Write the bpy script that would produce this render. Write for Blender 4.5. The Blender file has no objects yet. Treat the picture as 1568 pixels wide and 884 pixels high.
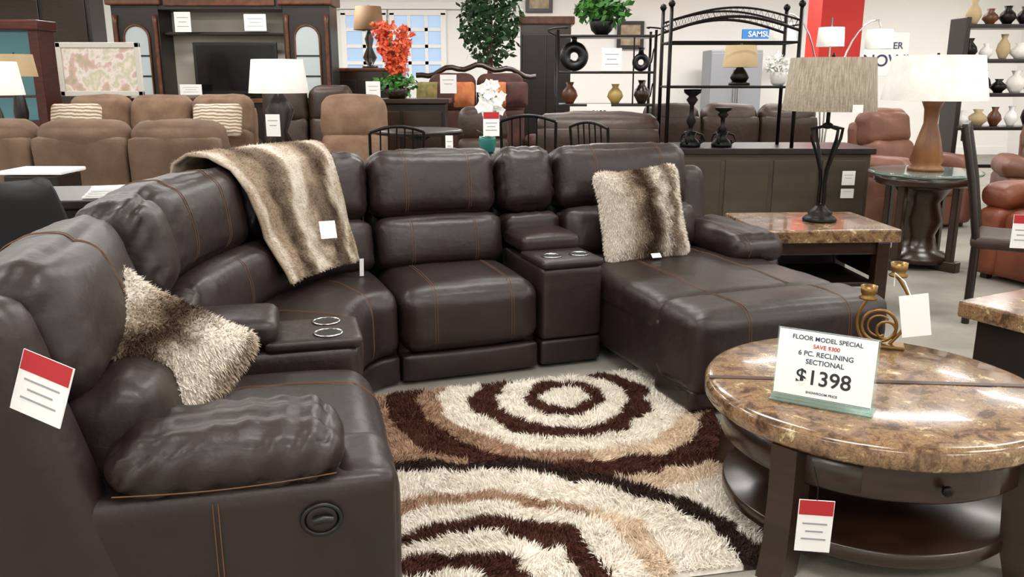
import bpy, bmesh, math, random
from mathutils import Vector, Matrix, noise
random.seed(7)
scene = bpy.context.scene
R = math.radians
try:
    scene.view_settings.view_transform = 'Standard'
except Exception:
    pass

# ---------------------------------------------------------------- materials
def lin(h):
    h = h.lstrip('#')
    o = []
    for i in (0, 2, 4):
        c = int(h[i:i+2], 16) / 255
        o.append(c/12.92 if c <= .04045 else ((c+.055)/1.055)**2.4)
    return tuple(o)
def mat(name, col, rough=.5, metal=0, bump=None, var=None, coat=0, emit=0, trans=0, alpha=1, spec=None, detail=4):
    m = bpy.data.materials.new(name); m.use_nodes = True
    nt = m.node_tree; b = nt.nodes['Principled BSDF']
    c = lin(col); b.inputs['Base Color'].default_value = (*c, 1)
    b.inputs['Roughness'].default_value = rough
    b.inputs['Metallic'].default_value = metal
    b.inputs['Coat Weight'].default_value = coat
    b.inputs['Coat Roughness'].default_value = .2
    b.inputs['Transmission Weight'].default_value = trans
    b.inputs['Alpha'].default_value = alpha
    if spec is not None: b.inputs['Specular IOR Level'].default_value = spec
    if emit:
        b.inputs['Emission Color'].default_value = (*c, 1); b.inputs['Emission Strength'].default_value = emit
    tc = nt.nodes.new('ShaderNodeTexCoord')
    if var:
        col2, sc, stretch = var
        mp = nt.nodes.new('ShaderNodeMapping'); mp.inputs['Scale'].default_value = stretch
        n = nt.nodes.new('ShaderNodeTexNoise'); n.inputs['Scale'].default_value = sc; n.inputs['Detail'].default_value = detail
        r = nt.nodes.new('ShaderNodeValToRGB')
        r.color_ramp.elements[0].position = .35; r.color_ramp.elements[1].position = .68
        r.color_ramp.elements[0].color = (*c, 1); r.color_ramp.elements[1].color = (*lin(col2), 1)
        nt.links.new(tc.outputs['Object'], mp.inputs[0]); nt.links.new(mp.outputs[0], n.inputs['Vector'])
        nt.links.new(n.outputs['Fac'], r.inputs[0]); nt.links.new(r.outputs[0], b.inputs['Base Color'])
    if bump:
        n2 = nt.nodes.new('ShaderNodeTexNoise'); n2.inputs['Scale'].default_value = bump[0]
        n2.inputs['Detail'].default_value = bump[3] if len(bump) > 3 else 3
        bp = nt.nodes.new('ShaderNodeBump'); bp.inputs['Strength'].default_value = bump[1]; bp.inputs['Distance'].default_value = bump[2] if len(bump) > 2 else .01
        nt.links.new(tc.outputs['Object'], n2.inputs['Vector']); nt.links.new(n2.outputs['Fac'], bp.inputs['Height'])
        nt.links.new(bp.outputs[0], b.inputs['Normal'])
    return m
def stone(name):
    m = bpy.data.materials.new(name); m.use_nodes = True
    nt = m.node_tree; b = nt.nodes['Principled BSDF']; N = nt.nodes.new; L = nt.links.new
    tc = N('ShaderNodeTexCoord')
    n1 = N('ShaderNodeTexNoise'); n1.inputs['Scale'].default_value = 15; n1.inputs['Detail'].default_value = 9
    n1.inputs['Distortion'].default_value = .45; n1.inputs['Roughness'].default_value = .68
    r = N('ShaderNodeValToRGB'); e = r.color_ramp.elements
    e[0].position = .33; e[0].color = (*lin('#3a281c'), 1); e[1].position = .70; e[1].color = (*lin('#dccaa8'), 1)
    for p, c in ((.42, '#5f4632'), (.48, '#80634a'), (.53, '#937655'), (.57, '#775c40'), (.62, '#b19a74')):
        x = e.new(p); x.color = (*lin(c), 1)
    v = N('ShaderNodeTexVoronoi'); v.feature = 'DISTANCE_TO_EDGE'; v.inputs['Scale'].default_value = 12
    mx = N('ShaderNodeMixRGB'); mx.blend_type = 'MIX'
    w = N('ShaderNodeVectorMath'); w.operation = 'ADD'
    n3 = N('ShaderNodeTexNoise'); n3.inputs['Scale'].default_value = 8; n3.inputs['Detail'].default_value = 5
    L(tc.outputs['Object'], n1.inputs[0]); L(tc.outputs['Object'], n3.inputs[0])
    L(tc.outputs['Object'], w.inputs[0]); L(n3.outputs['Color'], w.inputs[1]); L(w.outputs[0], v.inputs['Vector'])
    r2 = N('ShaderNodeValToRGB'); r2.color_ramp.elements[0].color = (.55, .55, .55, 1); r2.color_ramp.elements[1].color = (0, 0, 0, 1)
    r2.color_ramp.elements[1].position = .08
    L(v.outputs[0], r2.inputs[0]); L(n1.outputs[0], r.inputs[0])
    L(r2.outputs[0], mx.inputs[0]); L(r.outputs[0], mx.inputs[1]); mx.inputs[2].default_value = (*lin('#48331f'), 1)
    L(mx.outputs[0], b.inputs['Base Color'])
    b.inputs['Roughness'].default_value = .18; b.inputs['Coat Weight'].default_value = .3
    return m
def attrmat(name, rough=.9):
    m = bpy.data.materials.new(name); m.use_nodes = True
    nt = m.node_tree; b = nt.nodes['Principled BSDF']
    a = nt.nodes.new('ShaderNodeAttribute'); a.attribute_name = 'Col'
    nt.links.new(a.outputs['Color'], b.inputs['Base Color'])
    b.inputs['Roughness'].default_value = rough; b.inputs['Specular IOR Level'].default_value = .25
    return m

LEATHER = mat('brown_leather', '#211614', .44, bump=(16, .55, .008, 9), coat=.03, var=('#2a1d1b', 3, (1, 1, 1)), spec=.5)
THREAD = mat('stitch_thread', '#694832', .8)
BLACKPL = mat('black_plastic', '#101010', .35)
CHROME = mat('chrome', '#cfcfcf', .18, 1)
STONE = stone('brown_marble')
WOOD = mat('dark_wood', '#26170f', .28, var=('#341f15', 6, (1, 1, 8)), coat=.3)
WOOD2 = mat('espresso_wood', '#17100d', .35, var=('#231814', 5, (1, 8, 1)))
CHERRY = mat('cherry_wood', '#3f150e', .35, var=('#561f15', 5, (1, 1, 6)))
BRONZ = mat('carved_wood', '#4d2b1a', .4, var=('#704024', 12, (1, 1, 1)))
TANFAB = mat('tan_microfiber', '#5b4534', .85, bump=(30, .4, .01), var=('#715a47', 5, (1, 1, 1)))
TANFAB2 = mat('light_tan_microfiber', '#715743', .85, bump=(30, .4, .01), var=('#8a705a', 5, (1, 1, 1)))
DKFAB = mat('dark_brown_leather', '#2c1b14', .5, bump=(20, .4, .01), var=('#3d271d', 4, (1, 1, 1)))
RUST = mat('rust_leather', '#5f2b18', .45, bump=(18, .4, .01), var=('#7b4027', 4, (1, 1, 1)))
ROSE = mat('rose_leather', '#633c2c', .5, bump=(18, .4, .01), var=('#7c503e', 4, (1, 1, 1)))
WHITE = mat('white_paint', '#f2f1ee', .6)
PAPER = mat('paper_card', '#f4f4f2', .6)
REDP = mat('red_print', '#b3232b', .6)
INK = mat('ink', '#2b2c33', .7)
PRINT = mat('grey_print', '#9a9aa0', .7)
IRON = mat('black_iron', '#15110f', .4, .6)
GOLD = mat('antique_gold', '#86683c', .35, .9)
SHADEW = mat('white_shade', '#dedbd4', .85, bump=(40, .3, .01), var=('#efece6', 8, (1, 1, 1)))
SHADET = mat('taupe_shade', '#7d7060', .85, bump=(60, .5, .01), var=('#a09682', 30, (4, 4, .3)))
SHADEB = mat('beige_shade', '#b59f7a', .85)
LEAF = mat('leaf_green', '#1a351a', .55, var=('#2d5526', 9, (1, 1, 1)))
LEAF2 = mat('fern_green', '#2f6826', .55, var=('#4c8634', 9, (1, 1, 1)))
ORANGE = mat('orange_petal', '#d9482b', .6, var=('#f07a4c', 15, (1, 1, 1)))
PETAL = mat('white_petal', '#f3f3ee', .6)
TEAL = mat('teal_ceramic', '#2f7d77', .3)
GLASS = mat('clear_acrylic', '#dff5ee', .05, trans=.9)
SCREEN = mat('tv_screen', '#0c0d10', .12)
FUR = attrmat('faux_fur'); SHAG = attrmat('shag_pile')

# ---------------------------------------------------------------- helpers
def group(name, loc=(0, 0, 0), rz=0, sc=1):
    e = bpy.data.objects.new(name, None); scene.collection.objects.link(e)
    e.location = loc; e.rotation_euler = (0, 0, R(rz)); e.empty_display_size = .1
    e.scale = (sc, sc, sc)
    return e
def addmesh(name, bm, parent, m, loc=(0, 0, 0), rot=(0, 0, 0), smooth=None):
    bmesh.ops.recalc_face_normals(bm, faces=bm.faces)
    me = bpy.data.meshes.new(name); bm.to_mesh(me); bm.free()
    if smooth == 'all':
        me.polygons.foreach_set('use_smooth', [True]*len(me.polygons))
    elif smooth == 'quad':
        me.polygons.foreach_set('use_smooth', [len(p.vertices) == 4 for p in me.polygons])
    ob = bpy.data.objects.new(name, me); scene.collection.objects.link(ob)
    ob.location = loc; ob.rotation_euler = rot; ob.parent = parent
    if m: me.materials.append(m)
    return ob
def box(p, name, c, s, m, bev=.008, rot=(0, 0, 0)):
    bm = bmesh.new(); bmesh.ops.create_cube(bm, size=1)
    for v in bm.verts: v.co = Vector((v.co.x*s[0], v.co.y*s[1], v.co.z*s[2]))
    bev = min(bev, min(s)*.4)
    if bev > 0: bmesh.ops.bevel(bm, geom=bm.edges[:], offset=bev, segments=2, affect='EDGES', profile=.6)
    return addmesh(name, bm, p, m, c, rot)
def lathe(p, name, c, prof, m, seg=32, rot=(0, 0, 0), cap=True):
    bm = bmesh.new(); rings = []
    for r, z in prof:
        r = max(r, .0005)
        rings.append([bm.verts.new((r*math.cos(2*math.pi*i/seg), r*math.sin(2*math.pi*i/seg), z)) for i in range(seg)])
    for a, b in zip(rings, rings[1:]):
        for i in range(seg):
            bm.faces.new((a[i], a[(i+1) % seg], b[(i+1) % seg], b[i]))
    if cap:
        bm.faces.new(rings[0]); bm.faces.new(rings[-1])
    ob = addmesh(name, bm, p, m, c, rot, 'quad')
    return ob
def cyl(p, name, c, r, h, m, r2=None, seg=32, rot=(0, 0, 0)):
    return lathe(p, name, c, [(r, -h/2), (r if r2 is None else r2, h/2)], m, seg, rot)
def tube(p, name, pts, r, m, cyclic=False):
    cu = bpy.data.curves.new(name, 'CURVE'); cu.dimensions = '3D'; cu.bevel_depth = r; cu.bevel_resolution = 2
    sp = cu.splines.new('POLY'); sp.points.add(len(pts)-1)
    for q, v in zip(sp.points, pts): q.co = (v[0], v[1], v[2], 1)
    sp.use_cyclic_u = cyclic; cu.use_fill_caps = True
    ob = bpy.data.objects.new(name, cu); scene.collection.objects.link(ob); ob.parent = p; cu.materials.append(m)
    return ob
def shade(p, name, c, rb, rt, h, m):
    return lathe(p, name, c, [(rb, 0), (rt, h), (rt-.006, h), (rb-.006, 0.002)], m, 40, cap=False)
def text(p, name, s, loc, size, m, rot=(math.pi/2, 0, 0), ex=.0004):
    cu = bpy.data.curves.new(name, 'FONT'); cu.body = s; cu.size = size; cu.align_x = 'CENTER'; cu.extrude = ex
    cu.offset = size*.012
    ob = bpy.data.objects.new(name, cu); scene.collection.objects.link(ob); ob.parent = p
    ob.location = loc; ob.rotation_euler = rot; cu.materials.append(m)
    return ob
def IDW(a, d, z): return Vector((a, d, z))

_cube = {}
def cubegrid(n):
    if n in _cube: return _cube[n]
    bm = bmesh.new(); bmesh.ops.create_cube(bm, size=2)
    bmesh.ops.subdivide_edges(bm, edges=bm.edges[:], cuts=n, use_grid_fill=True)
    bm.verts.ensure_lookup_table()
    V = [v.co.copy() for v in bm.verts]; F = [[v.index for v in f.verts] for f in bm.faces]
    bm.free(); _cube[n] = (V, F); return V, F
def cmap(ctr, half, r, W, puff=(0, 0, 0), lean=0, amp=.004, fr=6, seed=0, pleat=0):
    r = min(r, *[h*.98 for h in half]); cl, sl = math.cos(lean), math.sin(lean)
    def f(c, off=0):
        p = [c[i]*half[i] for i in range(3)]
        q = [max(-(half[i]-r), min(half[i]-r, p[i])) for i in range(3)]
        dv = Vector([p[i]-q[i] for i in range(3)])
        L = dv.length; nn = dv/L if L > 1e-9 else Vector((0, 0, 1))
        x, y, z = [q[i]+nn[i]*(r+off) for i in range(3)]
        bx, by, bz = 1-c[0]**2, 1-c[1]**2, 1-c[2]**2
        x += puff[0]*by*bz*(1 if c[0] > 0 else -1)*abs(c[0])
        y += puff[1]*bx*bz*c[1]; z += puff[2]*bx*by*c[2]
        if amp:
            k = amp*noise.noise(Vector((x*fr+seed, y*fr, z*fr)))
            k += amp*.35*noise.noise(Vector((x*fr*2.5, y*fr*2.5+seed, z*fr*2.5)))
            if pleat:
                e = abs(c[0])**6 + .6*abs(c[2])**8
                k += pleat*e*math.sin((z*1.0+y)*75+3*noise.noise(Vector((x*4, y*9, z*9+seed))))
                e2 = abs(c[2])**6
                k += pleat*.8*e2*math.sin(x*70+4*noise.noise(Vector((x*6+seed, y*3, z*3))))*(1-abs(c[0])**4)
            x += nn.x*k; y += nn.y*k; z += nn.z*k
        y, z = y*cl+z*sl, z*cl-y*sl
        return W(ctr[0]+x, ctr[1]+y, ctr[2]+z)
    return f
_sd = [0]
def cush(p, name, ctr, half, r, W=IDW, m=None, puff=(0, 0, 0), lean=0, n=13, amp=.004, fr=6, seams=(), pleat=0, seampath='ft'):
    _sd[0] += 3.7
    f = cmap(ctr, half, r, W, puff, lean, amp, fr, _sd[0], pleat)
    V, F = cubegrid(n)
    bm = bmesh.new()
    vs = []
    for c in V:
        cc = [math.copysign(abs(t)**.75, t) for t in c]
        vs.append(bm.verts.new(f(cc)))
    for q in F: bm.faces.new([vs[i] for i in q])
    ob = addmesh(name, bm, p, m or LEATHER, smooth='all')
    for k, ca in enumerate(seams):
        for dd in ((0, .012/half[0]) if half[0] > .2 else (0,)):
            pts = []
            if 'f' in seampath: pts += [f((ca+dd, -1, -1+2*i/18), .0008) for i in range(19)]
            if 't' in seampath: pts += [f((ca+dd, -1+2*i/20, 1), .0008) for i in range(1, 21)]
            tube(p, name+'_stitch_%d' % k, pts, .0013, THREAD)
    return f

# ---------------------------------------------------------------- room
def plain(name, c, s, m): return box(None, name, c, s, m, 0)
FLOORM = mat('carpet_floor', '#8a857c', .9, var=('#9e988f', 3, (1, 1, 1)), bump=(200, .4, .004), detail=8)
WALLM = mat('wall_paint', '#f0efeb', .8)
WALLC = mat('cream_wall_paint', '#d9d2c4', .8)
CEILM = mat('ceiling_tile', '#e4e3de', .9)
plain('floor', (0, 6.5, -.05), (20, 21, .1), FLOORM)
plain('ceiling', (0, 6.5, 3.45), (20, 21, .1), CEILM)
plain('wall_back', (0, 16.55, 1.7), (20, .1, 3.4), WALLM)
plain('wall_front', (0, -3.55, 1.7), (20, .1, 3.4), WALLM)
plain('wall_left', (-9.55, 6.5, 1.7), (.1, 20, 3.4), WALLM)
plain('wall_right', (9.55, 6.5, 1.7), (.1, 20, 3.4), WALLM)
plain('baseboard_back', (0, 16.48, .07), (19, .03, .14), WHITE)
PANEL = mat('light_panel', '#ffffff', .5, emit=2.2)
for iy, y in enumerate((-1.5, 1.5, 4.5, 7.5, 10.5, 13.5)):
    for ix, x in enumerate((-7, -3.5, 0, 3.5, 7)):
        l = bpy.data.lights.new('ceiling_light', 'AREA'); l.shape = 'RECTANGLE'; l.size = 1.5; l.size_y = .6
        l.energy = 56 if y < 12 else 95; l.color = (1, .975, .945)
        o = bpy.data.objects.new('ceiling_light', l); o.location = (x+.4, y, 3.33); scene.collection.objects.link(o)
        box(None, 'ceiling_light_panel', (x+.4, y, 3.38), (1.5, .6, .03), PANEL, 0)

# ---------------------------------------------------------------- sectional
S = group('reclining_sectional_sofa')
A = Vector((-.52, 3.79)); u = Vector((math.cos(R(20)), math.sin(R(20)))); nb = Vector((-u.y, u.x))
def WR(a, d, z):
    q = A+u*a+nb*d; return Vector((q.x, q.y, z))
v_ = Vector((math.cos(R(104.5)), math.sin(R(104.5)))); vb = Vector((-v_.y, v_.x))
P0 = Vector((-.29, 1.88))
def WL(a, d, z):
    q = P0+v_*a+vb*d; return Vector((q.x, q.y, z))
P2 = P0+v_*1.24
def bez(p0, p1, p2, p3, t):
    return p0*(1-t)**3+p1*3*t*(1-t)**2+p2*3*t*t*(1-t)+p3*t**3
F0, F1, F2, F3 = P2, P2+v_*.26, A-u*.22, A
B0, B3 = P2+vb*.9, A+nb*.9
B1, B2 = B0+v_*.50, B3-u*.45
def WW(a, d, z):
    s = a/1.2
    if s < 0: q = (P2+v_*(s*1.2))+vb*d
    elif s > 1: q = (A+u*((s-1)*1.2))+nb*d
    else: q = bez(F0, F1, F2, F3, s).lerp(bez(B0, B1, B2, B3, s), d/.9)
    return Vector((q.x, q.y, z))

def backs(W, a0, a1, tag, seams=(-.5, .5), shell=True, heads=None, amp=.005, dd=0, dz=0, ln=.2):
    ac, hw = (a0+a1)/2, (a1-a0)/2
    cush(S, tag+'_lumbar', (ac, .60+dd*.5, .575), (hw-.008, .11, .135), .065, W, puff=(0, .035, .01), lean=.2, seams=seams, seampath='f', amp=.004, pleat=.002)
    hs = heads or [(a0, a1)]
    for i, (b0, b1) in enumerate(hs):
        cush(S, tag+'_headrest_%d' % i, ((b0+b1)/2, .735+dd, .865+dz), ((b1-b0)/2-.006, .125, .175), .085, W, puff=(0, .035, .015), lean=ln, seams=seams, seampath='ft', amp=amp, pleat=.003, n=18)
    if shell: cush(S, tag+'_back_shell', (ac, .86+dd*.5, .50), (hw-.004, .07, .42+dz), .05, W, lean=.06, amp=.002)
def seat(W, a0, a1, tag, seams=(-.55, .55), d1=.62):
    ac, hw = (a0+a1)/2, (a1-a0)/2
    cush(S, tag+'_base', (ac, .42, .17), (hw-.004, .36, .13), .02, W, amp=0)
    cush(S, tag+'_kick_strip', (ac, .045, .085), (hw-.008, .045, .067), .02, W, amp=.002, puff=(0, .008, 0))
    cush(S, tag+'_seat_cushion', (ac, (d1-.03)/2, .312), (hw-.005, (d1+.03)/2, .155), .085, W, puff=(0, .012, .028), amp=.005, seams=seams, n=20)

seat(WR, 0, .70, 'centre_recliner'); backs(WR, 0, .70, 'centre_recliner')
def console(W, a0, a1, tag):
    ac, hw = (a0+a1)/2, (a1-a0)/2
    cush(S, tag+'_kick', (ac, .05, .085), (hw-.006, .045, .065), .02, W, amp=.001)
    cush(S, tag+'_body', (ac, .30, .335), (hw-.005, .30, .185), .025, W, amp=.002)
    cush(S, tag+'_top', (ac, .15, .535), (hw-.003, .165, .022), .02, W, amp=0)
    cush(S, tag+'_lid', (ac, .43, .585), (hw-.006, .165, .045), .035, W, amp=.002, puff=(0, 0, .012))
    for k, da in enumerate((-.075, .075)):
        c = W(ac+da, .10, .557)
        lathe(S, tag+'_cup_ring_%d' % k, c, [(.05, 0), (.053, .004), (.047, .006), (.043, .003), (.042, -.002)], CHROME, 32)
        lathe(S, tag+'_cup_well_%d' % k, c, [(.043, .0035), (.041, .001), (.02, .0012)], BLACKPL, 32)
    cush(S, tag+'_lower_back', (ac, .62, .63), (hw-.01, .10, .07), .05, W, lean=.15, amp=.005, pleat=.003)
    cush(S, tag+'_headrest', (ac, .735, .865), (hw-.006, .125, .172), .085, W, puff=(0, .025, .012), lean=.2, amp=.006, pleat=.006, n=20)
    cush(S, tag+'_back_shell', (ac, .86, .5), (hw-.004, .07, .42), .04, W, lean=.06, amp=.001)
console(WR, .705, 1.045, 'right_console')
console(WL, .945, 1.235, 'left_console')
# chaise
c0, c1 = 1.05, 2.08; cc, ch = (c0+c1)/2, (c1-c0)/2
cush(S, 'chaise_body', (cc, -.02, .22), (ch-.012, .68, .15), .03, WR, amp=.003)
cush(S, 'chaise_rear_cushion', (cc, .06, .375), (ch-.004, .575, .085), .06, WR, puff=(0, 0, .018), amp=.005, n=18, seams=(-.45, .45), seampath='t')
cush(S, 'chaise_front_cushion', (cc, -.675, .285), (ch+.004, .178, .185), .075, WR, puff=(0, .012, .016), amp=.005, n=20, seams=(-.5, .5), pleat=.0015)
cush(S, 'chaise_kick_strip', (cc, -.66, .085), (ch-.01, .16, .05), .02, WR, amp=.002)
box(S, 'chaise_foot_1', WR(c0+.06, -.78, .02), (.07, .07, .04), BLACKPL, rot=(0, 0, R(20)))
box(S, 'chaise_foot_2', WR(c1-.06, -.78, .02), (.07, .07, .04), BLACKPL, rot=(0, 0, R(20)))
backs(WR, 1.05, 1.90, 'chaise_back', heads=[(1.05, 1.90)])
cush(S, 'chaise_back_wing', (1.98, .80, .54), (.10, .13, .36), .07, WR, lean=.15, amp=.005)
cush(S, 'right_arm_body', (2.05, .50, .24), (.145, .40, .22), .05, WR, amp=.003)
cush(S, 'right_arm_pad', (2.04, .45, .51), (.175, .37, .08), .078, WR, puff=(0, .02, .02), amp=.008, pleat=.004, n=20, seams=(-.5,), seampath='ft')
seat(WW, 0.0, 1.2, 'wedge', seams=(-.4, .4)); backs(WW, 0, 1.2, 'wedge', seams=(-.4, .4), heads=[(0, .58), (.58, 1.2)])
# left recliner
seat(WL, .27, .94, 'left_recliner', seams=(.3,)); backs(WL, .13, .94, 'left_recliner', seams=(0,), shell=True, amp=.007, dd=.075, dz=-.03, ln=.28)
cush(S, 'left_side_panel', (.05, .46, .262), (.05, .47, .235), .035, WL, amp=.004)
cush(S, 'left_arm_inner', (.16, .40, .29), (.12, .40, .21), .04, WL, amp=.003)
cush(S, 'left_arm_front_post', (.145, .065, .27), (.145, .09, .24), .075, WL, amp=.004)
cush(S, 'left_arm_pad', (.135, .375, .553), (.15, .255, .064), .062, WL, puff=(0, .02, .024), amp=.006, fr=7, pleat=.006, n=26)
tube(S, 'left_arm_piping', [WL(-.010-.010*math.sin(math.pi*i/16), .13+.49*i/16, .518-.006*math.sin(math.pi*i/16)) for i in range(17)], .0016, THREAD)
for dd in (.40, .412): tube(S, 'left_side_stitch', [WL(-.003, dd, .05+.42*i/6) for i in range(7)], .0014, THREAD)
cush(S, 'left_back_wing', (.060, .86, .56), (.085, .19, .40), .08, WL, lean=.24, amp=.005, n=16)
cush(S, 'left_back_lower', (.4, .93, .22), (.4, .07, .18), .05, WL, amp=.003)
hc = WL(-.004, .17, .40)
pts = [WL(-.006, .17+.045*math.cos(t), .40+.038*math.sin(t)) for t in [2*math.pi*i/28 for i in range(28)]]
tube(S, 'recline_handle_ring', pts, .006, BLACKPL, True)
lathe(S, 'recline_handle_cup', hc, [(.038, .0), (.036, .004), (.02, .003)], WOOD2, 28, rot=(R(90), 0, R(14.5)))
tube(S, 'recline_handle_lever', [WL(-.012, .145, .40), WL(-.014, .165, .405), WL(-.012, .19, .40)], .010, BLACKPL)

# ---------------------------------------------------------------- fur things
def bladesmesh(name, parent, samples, length, width, m, droop=Vector((0, 0, -1)), jitter=.5, dr=.5, root=.8):
    verts, faces, cols = [], [], []
    for (p, n, col) in samples:
        rv = Vector((random.gauss(0, 1), random.gauss(0, 1), random.gauss(0, 1))).normalized()
        d = (n+rv*jitter+droop*dr).normalized()
        L = length*random.uniform(.6, 1.2)
        side = d.cross(rv).normalized()*width*.5
        k = len(verts)
        mid = p+d*L*.5; tip = p+(d+droop*.25).normalized()*L
        verts += [p-side, p+side, mid+side*.8, mid-side*.8, tip]
        faces += [(k, k+1, k+2, k+3), (k+3, k+2, k+4)]
        j = random.uniform(.88, 1.12)
        cc2 = (min(.95, col[0]*j), min(.95, col[1]*j), min(.95, col[2]*j), 1)
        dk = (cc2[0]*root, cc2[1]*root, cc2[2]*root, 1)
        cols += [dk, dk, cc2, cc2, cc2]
    me = bpy.data.meshes.new(name); me.from_pydata([tuple(q) for q in verts], [], faces)
    at = me.color_attributes.new('Col', 'FLOAT_COLOR', 'POINT')
    at.data.foreach_set('color', [x for c in cols for x in c])
    me.materials.append(m)
    ob = bpy.data.objects.new(name, me); scene.collection.objects.link(ob); ob.parent = parent
    return ob
def mixc(a, b, t): return tuple(a[i]*(1-t)+b[i]*t for i in range(3))
CREAM, GREY, BROWN, TAN = lin('#efe5d8'), lin('#a8957f'), lin('#4a372b'), lin('#a38c75')
def ramp(stops, t):
    if t <= stops[0][0]: return stops[0][1]
    for (a, c), (b, d) in zip(stops, stops[1:]):
        if t <= b: return mixc(c, d, (t-a)/(b-a))
    return stops[-1][1]
def surf_samples(f, num, colf, facesel=None):
    out = []; e = .02
    for _ in range(num):
        ax = random.choices((0, 1, 2), (1, 4, 1))[0] if facesel is None else random.choice(facesel)
        c = [random.uniform(-.98, .98) for _ in range(3)]; c[ax] = random.choice((-1, 1))
        p = f(c)
        a, b = [(1, 2), (2, 0), (0, 1)][ax]
        ca = list(c); ca[a] += e*(1 if ca[a] < .9 else -1); sa = 1 if c[a] < .9 else -1
        cb = list(c); cb[b] += e*(1 if cb[b] < .9 else -1); sb = 1 if c[b] < .9 else -1
        n = (f(ca)-p).cross(f(cb)-p)*sa*sb*c[ax]
        if n.length < 1e-12: continue
        out.append((p, n.normalized(), colf(c)))
    return out
def fur_pillow(name, loc, rz, lean, roll, size, stops, num=26000, diag=0, back=None):
    g = group(name, loc)
    Mx = Matrix.Rotation(R(rz), 3, 'Z') @ Matrix.Rotation(R(lean), 3, 'X') @ Matrix.Rotation(R(roll), 3, 'Y')
    h = size/2
    def W(a, d, z):
        k = max(abs(a), abs(z))/h
        kk = 1-.75*min(1, k)**2.2
        a2 = a*(1-.06*(1-(z/h)**2)); z2 = z*(1-.06*(1-(a/h)**2))
        return Mx @ Vector((a2, d*kk, z2))
    f = cmap((0, 0, 0), (h, .085, h), .05, W, puff=(0, .02, 0), amp=.012, fr=7, seed=len(name)+rz)
    V, F = cubegrid(14); bm = bmesh.new(); vs = [bm.verts.new(f(c)) for c in V]
    for q in F: bm.faces.new([vs[i] for i in q])
    base = addmesh('pillow_body', bm, g, None, smooth='all')
    def colf(c):
        if back and c[1] > .2: return back
        w = c[0]+diag*c[2]+.22*noise.noise(Vector((c[0]*2, c[2]*3, rz)))+.10*noise.noise(Vector((c[0]*9, c[2]*9, 4)))
        return ramp(stops, w)
    at = base.data.color_attributes.new('Col', 'FLOAT_COLOR', 'POINT')
    cl = []
    for c in V:
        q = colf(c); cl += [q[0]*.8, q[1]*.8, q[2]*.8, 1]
    at.data.foreach_set('color', cl); base.data.materials.append(FUR)
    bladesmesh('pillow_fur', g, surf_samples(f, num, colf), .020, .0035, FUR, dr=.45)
    return g
st = [(-1, CREAM), (-.55, mixc(CREAM, GREY, .25)), (-.25, GREY), (-.02, BROWN), (.12, BROWN), (.25, mixc(BROWN, GREY, .5)), (.42, CREAM), (.6, mixc(GREY, BROWN, .5)), (.75, GREY), (.85, CREAM), (1, CREAM)]
fur_pillow('fur_throw_pillow', WR(1.42, .32, .70), 20, -14, -4, .50, st, back=lin('#1c1512'))
st2 = [(-1, CREAM), (-.5, CREAM), (-.25, GREY), (-.02, BROWN), (.15, BROWN), (.3, mixc(BROWN, GREY, .5)), (.5, CREAM), (.8, CREAM), (1, GREY)]
pc = WL(.47, .62, .655)
fur_pillow('fur_throw_pillow', pc, 20, -40, 36, .46, st2, back=lin('#1c1512'))

thr = group('fur_throw_blanket')
prof = [(1.0, .62), (.985, .80), (.975, .95), (.94, 1.05), (.86, 1.095), (.76, 1.085), (.66, 1.03), (.585, .93), (.55, .83), (.525, .73), (.47, .66), (.42, .60), (.375, .545)]
def throwpt(s, t):
    x = t*(len(prof)-1); i = min(int(x), len(prof)-2); fr_ = x-i
    d = prof[i][0]*(1-fr_)+prof[i+1][0]*fr_; z = prof[i][1]*(1-fr_)+prof[i+1][1]*fr_
    a = .50+.51*s+(.06*(t-.5))*(1-s)-.02*math.sin(t*6)
    if t > .6: a += (t-.6)*.10*(s-.2)
    k = .014*math.sin(s*16+t*3)*min(1, abs(t-.35)*3)+.016*noise.noise(Vector((s*5, t*7, 2)))
    return WW(a, d-k-.018, z+.012+k*.4)
NS, NT = 44, 60
bm = bmesh.new(); gv = [[bm.verts.new(throwpt(i/NS, j/NT)) for j in range(NT+1)] for i in range(NS+1)]
for i in range(NS):
    for j in range(NT): bm.faces.new((gv[i][j], gv[i+1][j], gv[i+1][j+1], gv[i][j+1]))
stt = [(0, GREY), (.07, CREAM), (.14, TAN), (.2, GREY), (.26, BROWN), (.36, BROWN), (.42, GREY), (.48, CREAM), (.58, CREAM), (.66, GREY), (.72, BROWN), (.84, BROWN), (.89, GREY), (.94, CREAM), (1, GREY)]
def tcol(s, t):
    c = ramp(stt, s+.10*noise.noise(Vector((s*3, t*5, 1)))+.05*noise.noise(Vector((s*16, t*16, 1))))
    k = .5+.9*noise.noise(Vector((s*9, t*12, 7)))
    return mixc(c, GREY, max(0, min(.55, k*.5)))
tb = addmesh('throw_cloth', bm, thr, FUR, smooth='all')
at = tb.data.color_attributes.new('Col', 'FLOAT_COLOR', 'POINT')
cl = []
for i in range(NS+1):
    for j in range(NT+1):
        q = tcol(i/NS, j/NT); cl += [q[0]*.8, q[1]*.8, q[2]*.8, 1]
at.data.foreach_set('color', cl)
so = tb.modifiers.new('thick', 'SOLIDIFY'); so.thickness = .012; so.offset = 0
smp = []
for _ in range(36000):
    s, t = random.random(), random.random()
    p = throwpt(s, t); n = (throwpt(s+.01, t)-p).cross(throwpt(s, t+.01)-p).normalized()
    if (Vector((-.3, 2.6, 1.5))-p).dot(n) < 0 and t > .4: n = -n
    if t <= .4 and n.dot(Vector((-.6, .3, .7))) < 0: n = -n
    smp.append((p, n, tcol(s, t)))
bladesmesh('throw_fur', thr, smp, .017, .003, FUR, dr=.6)
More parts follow.
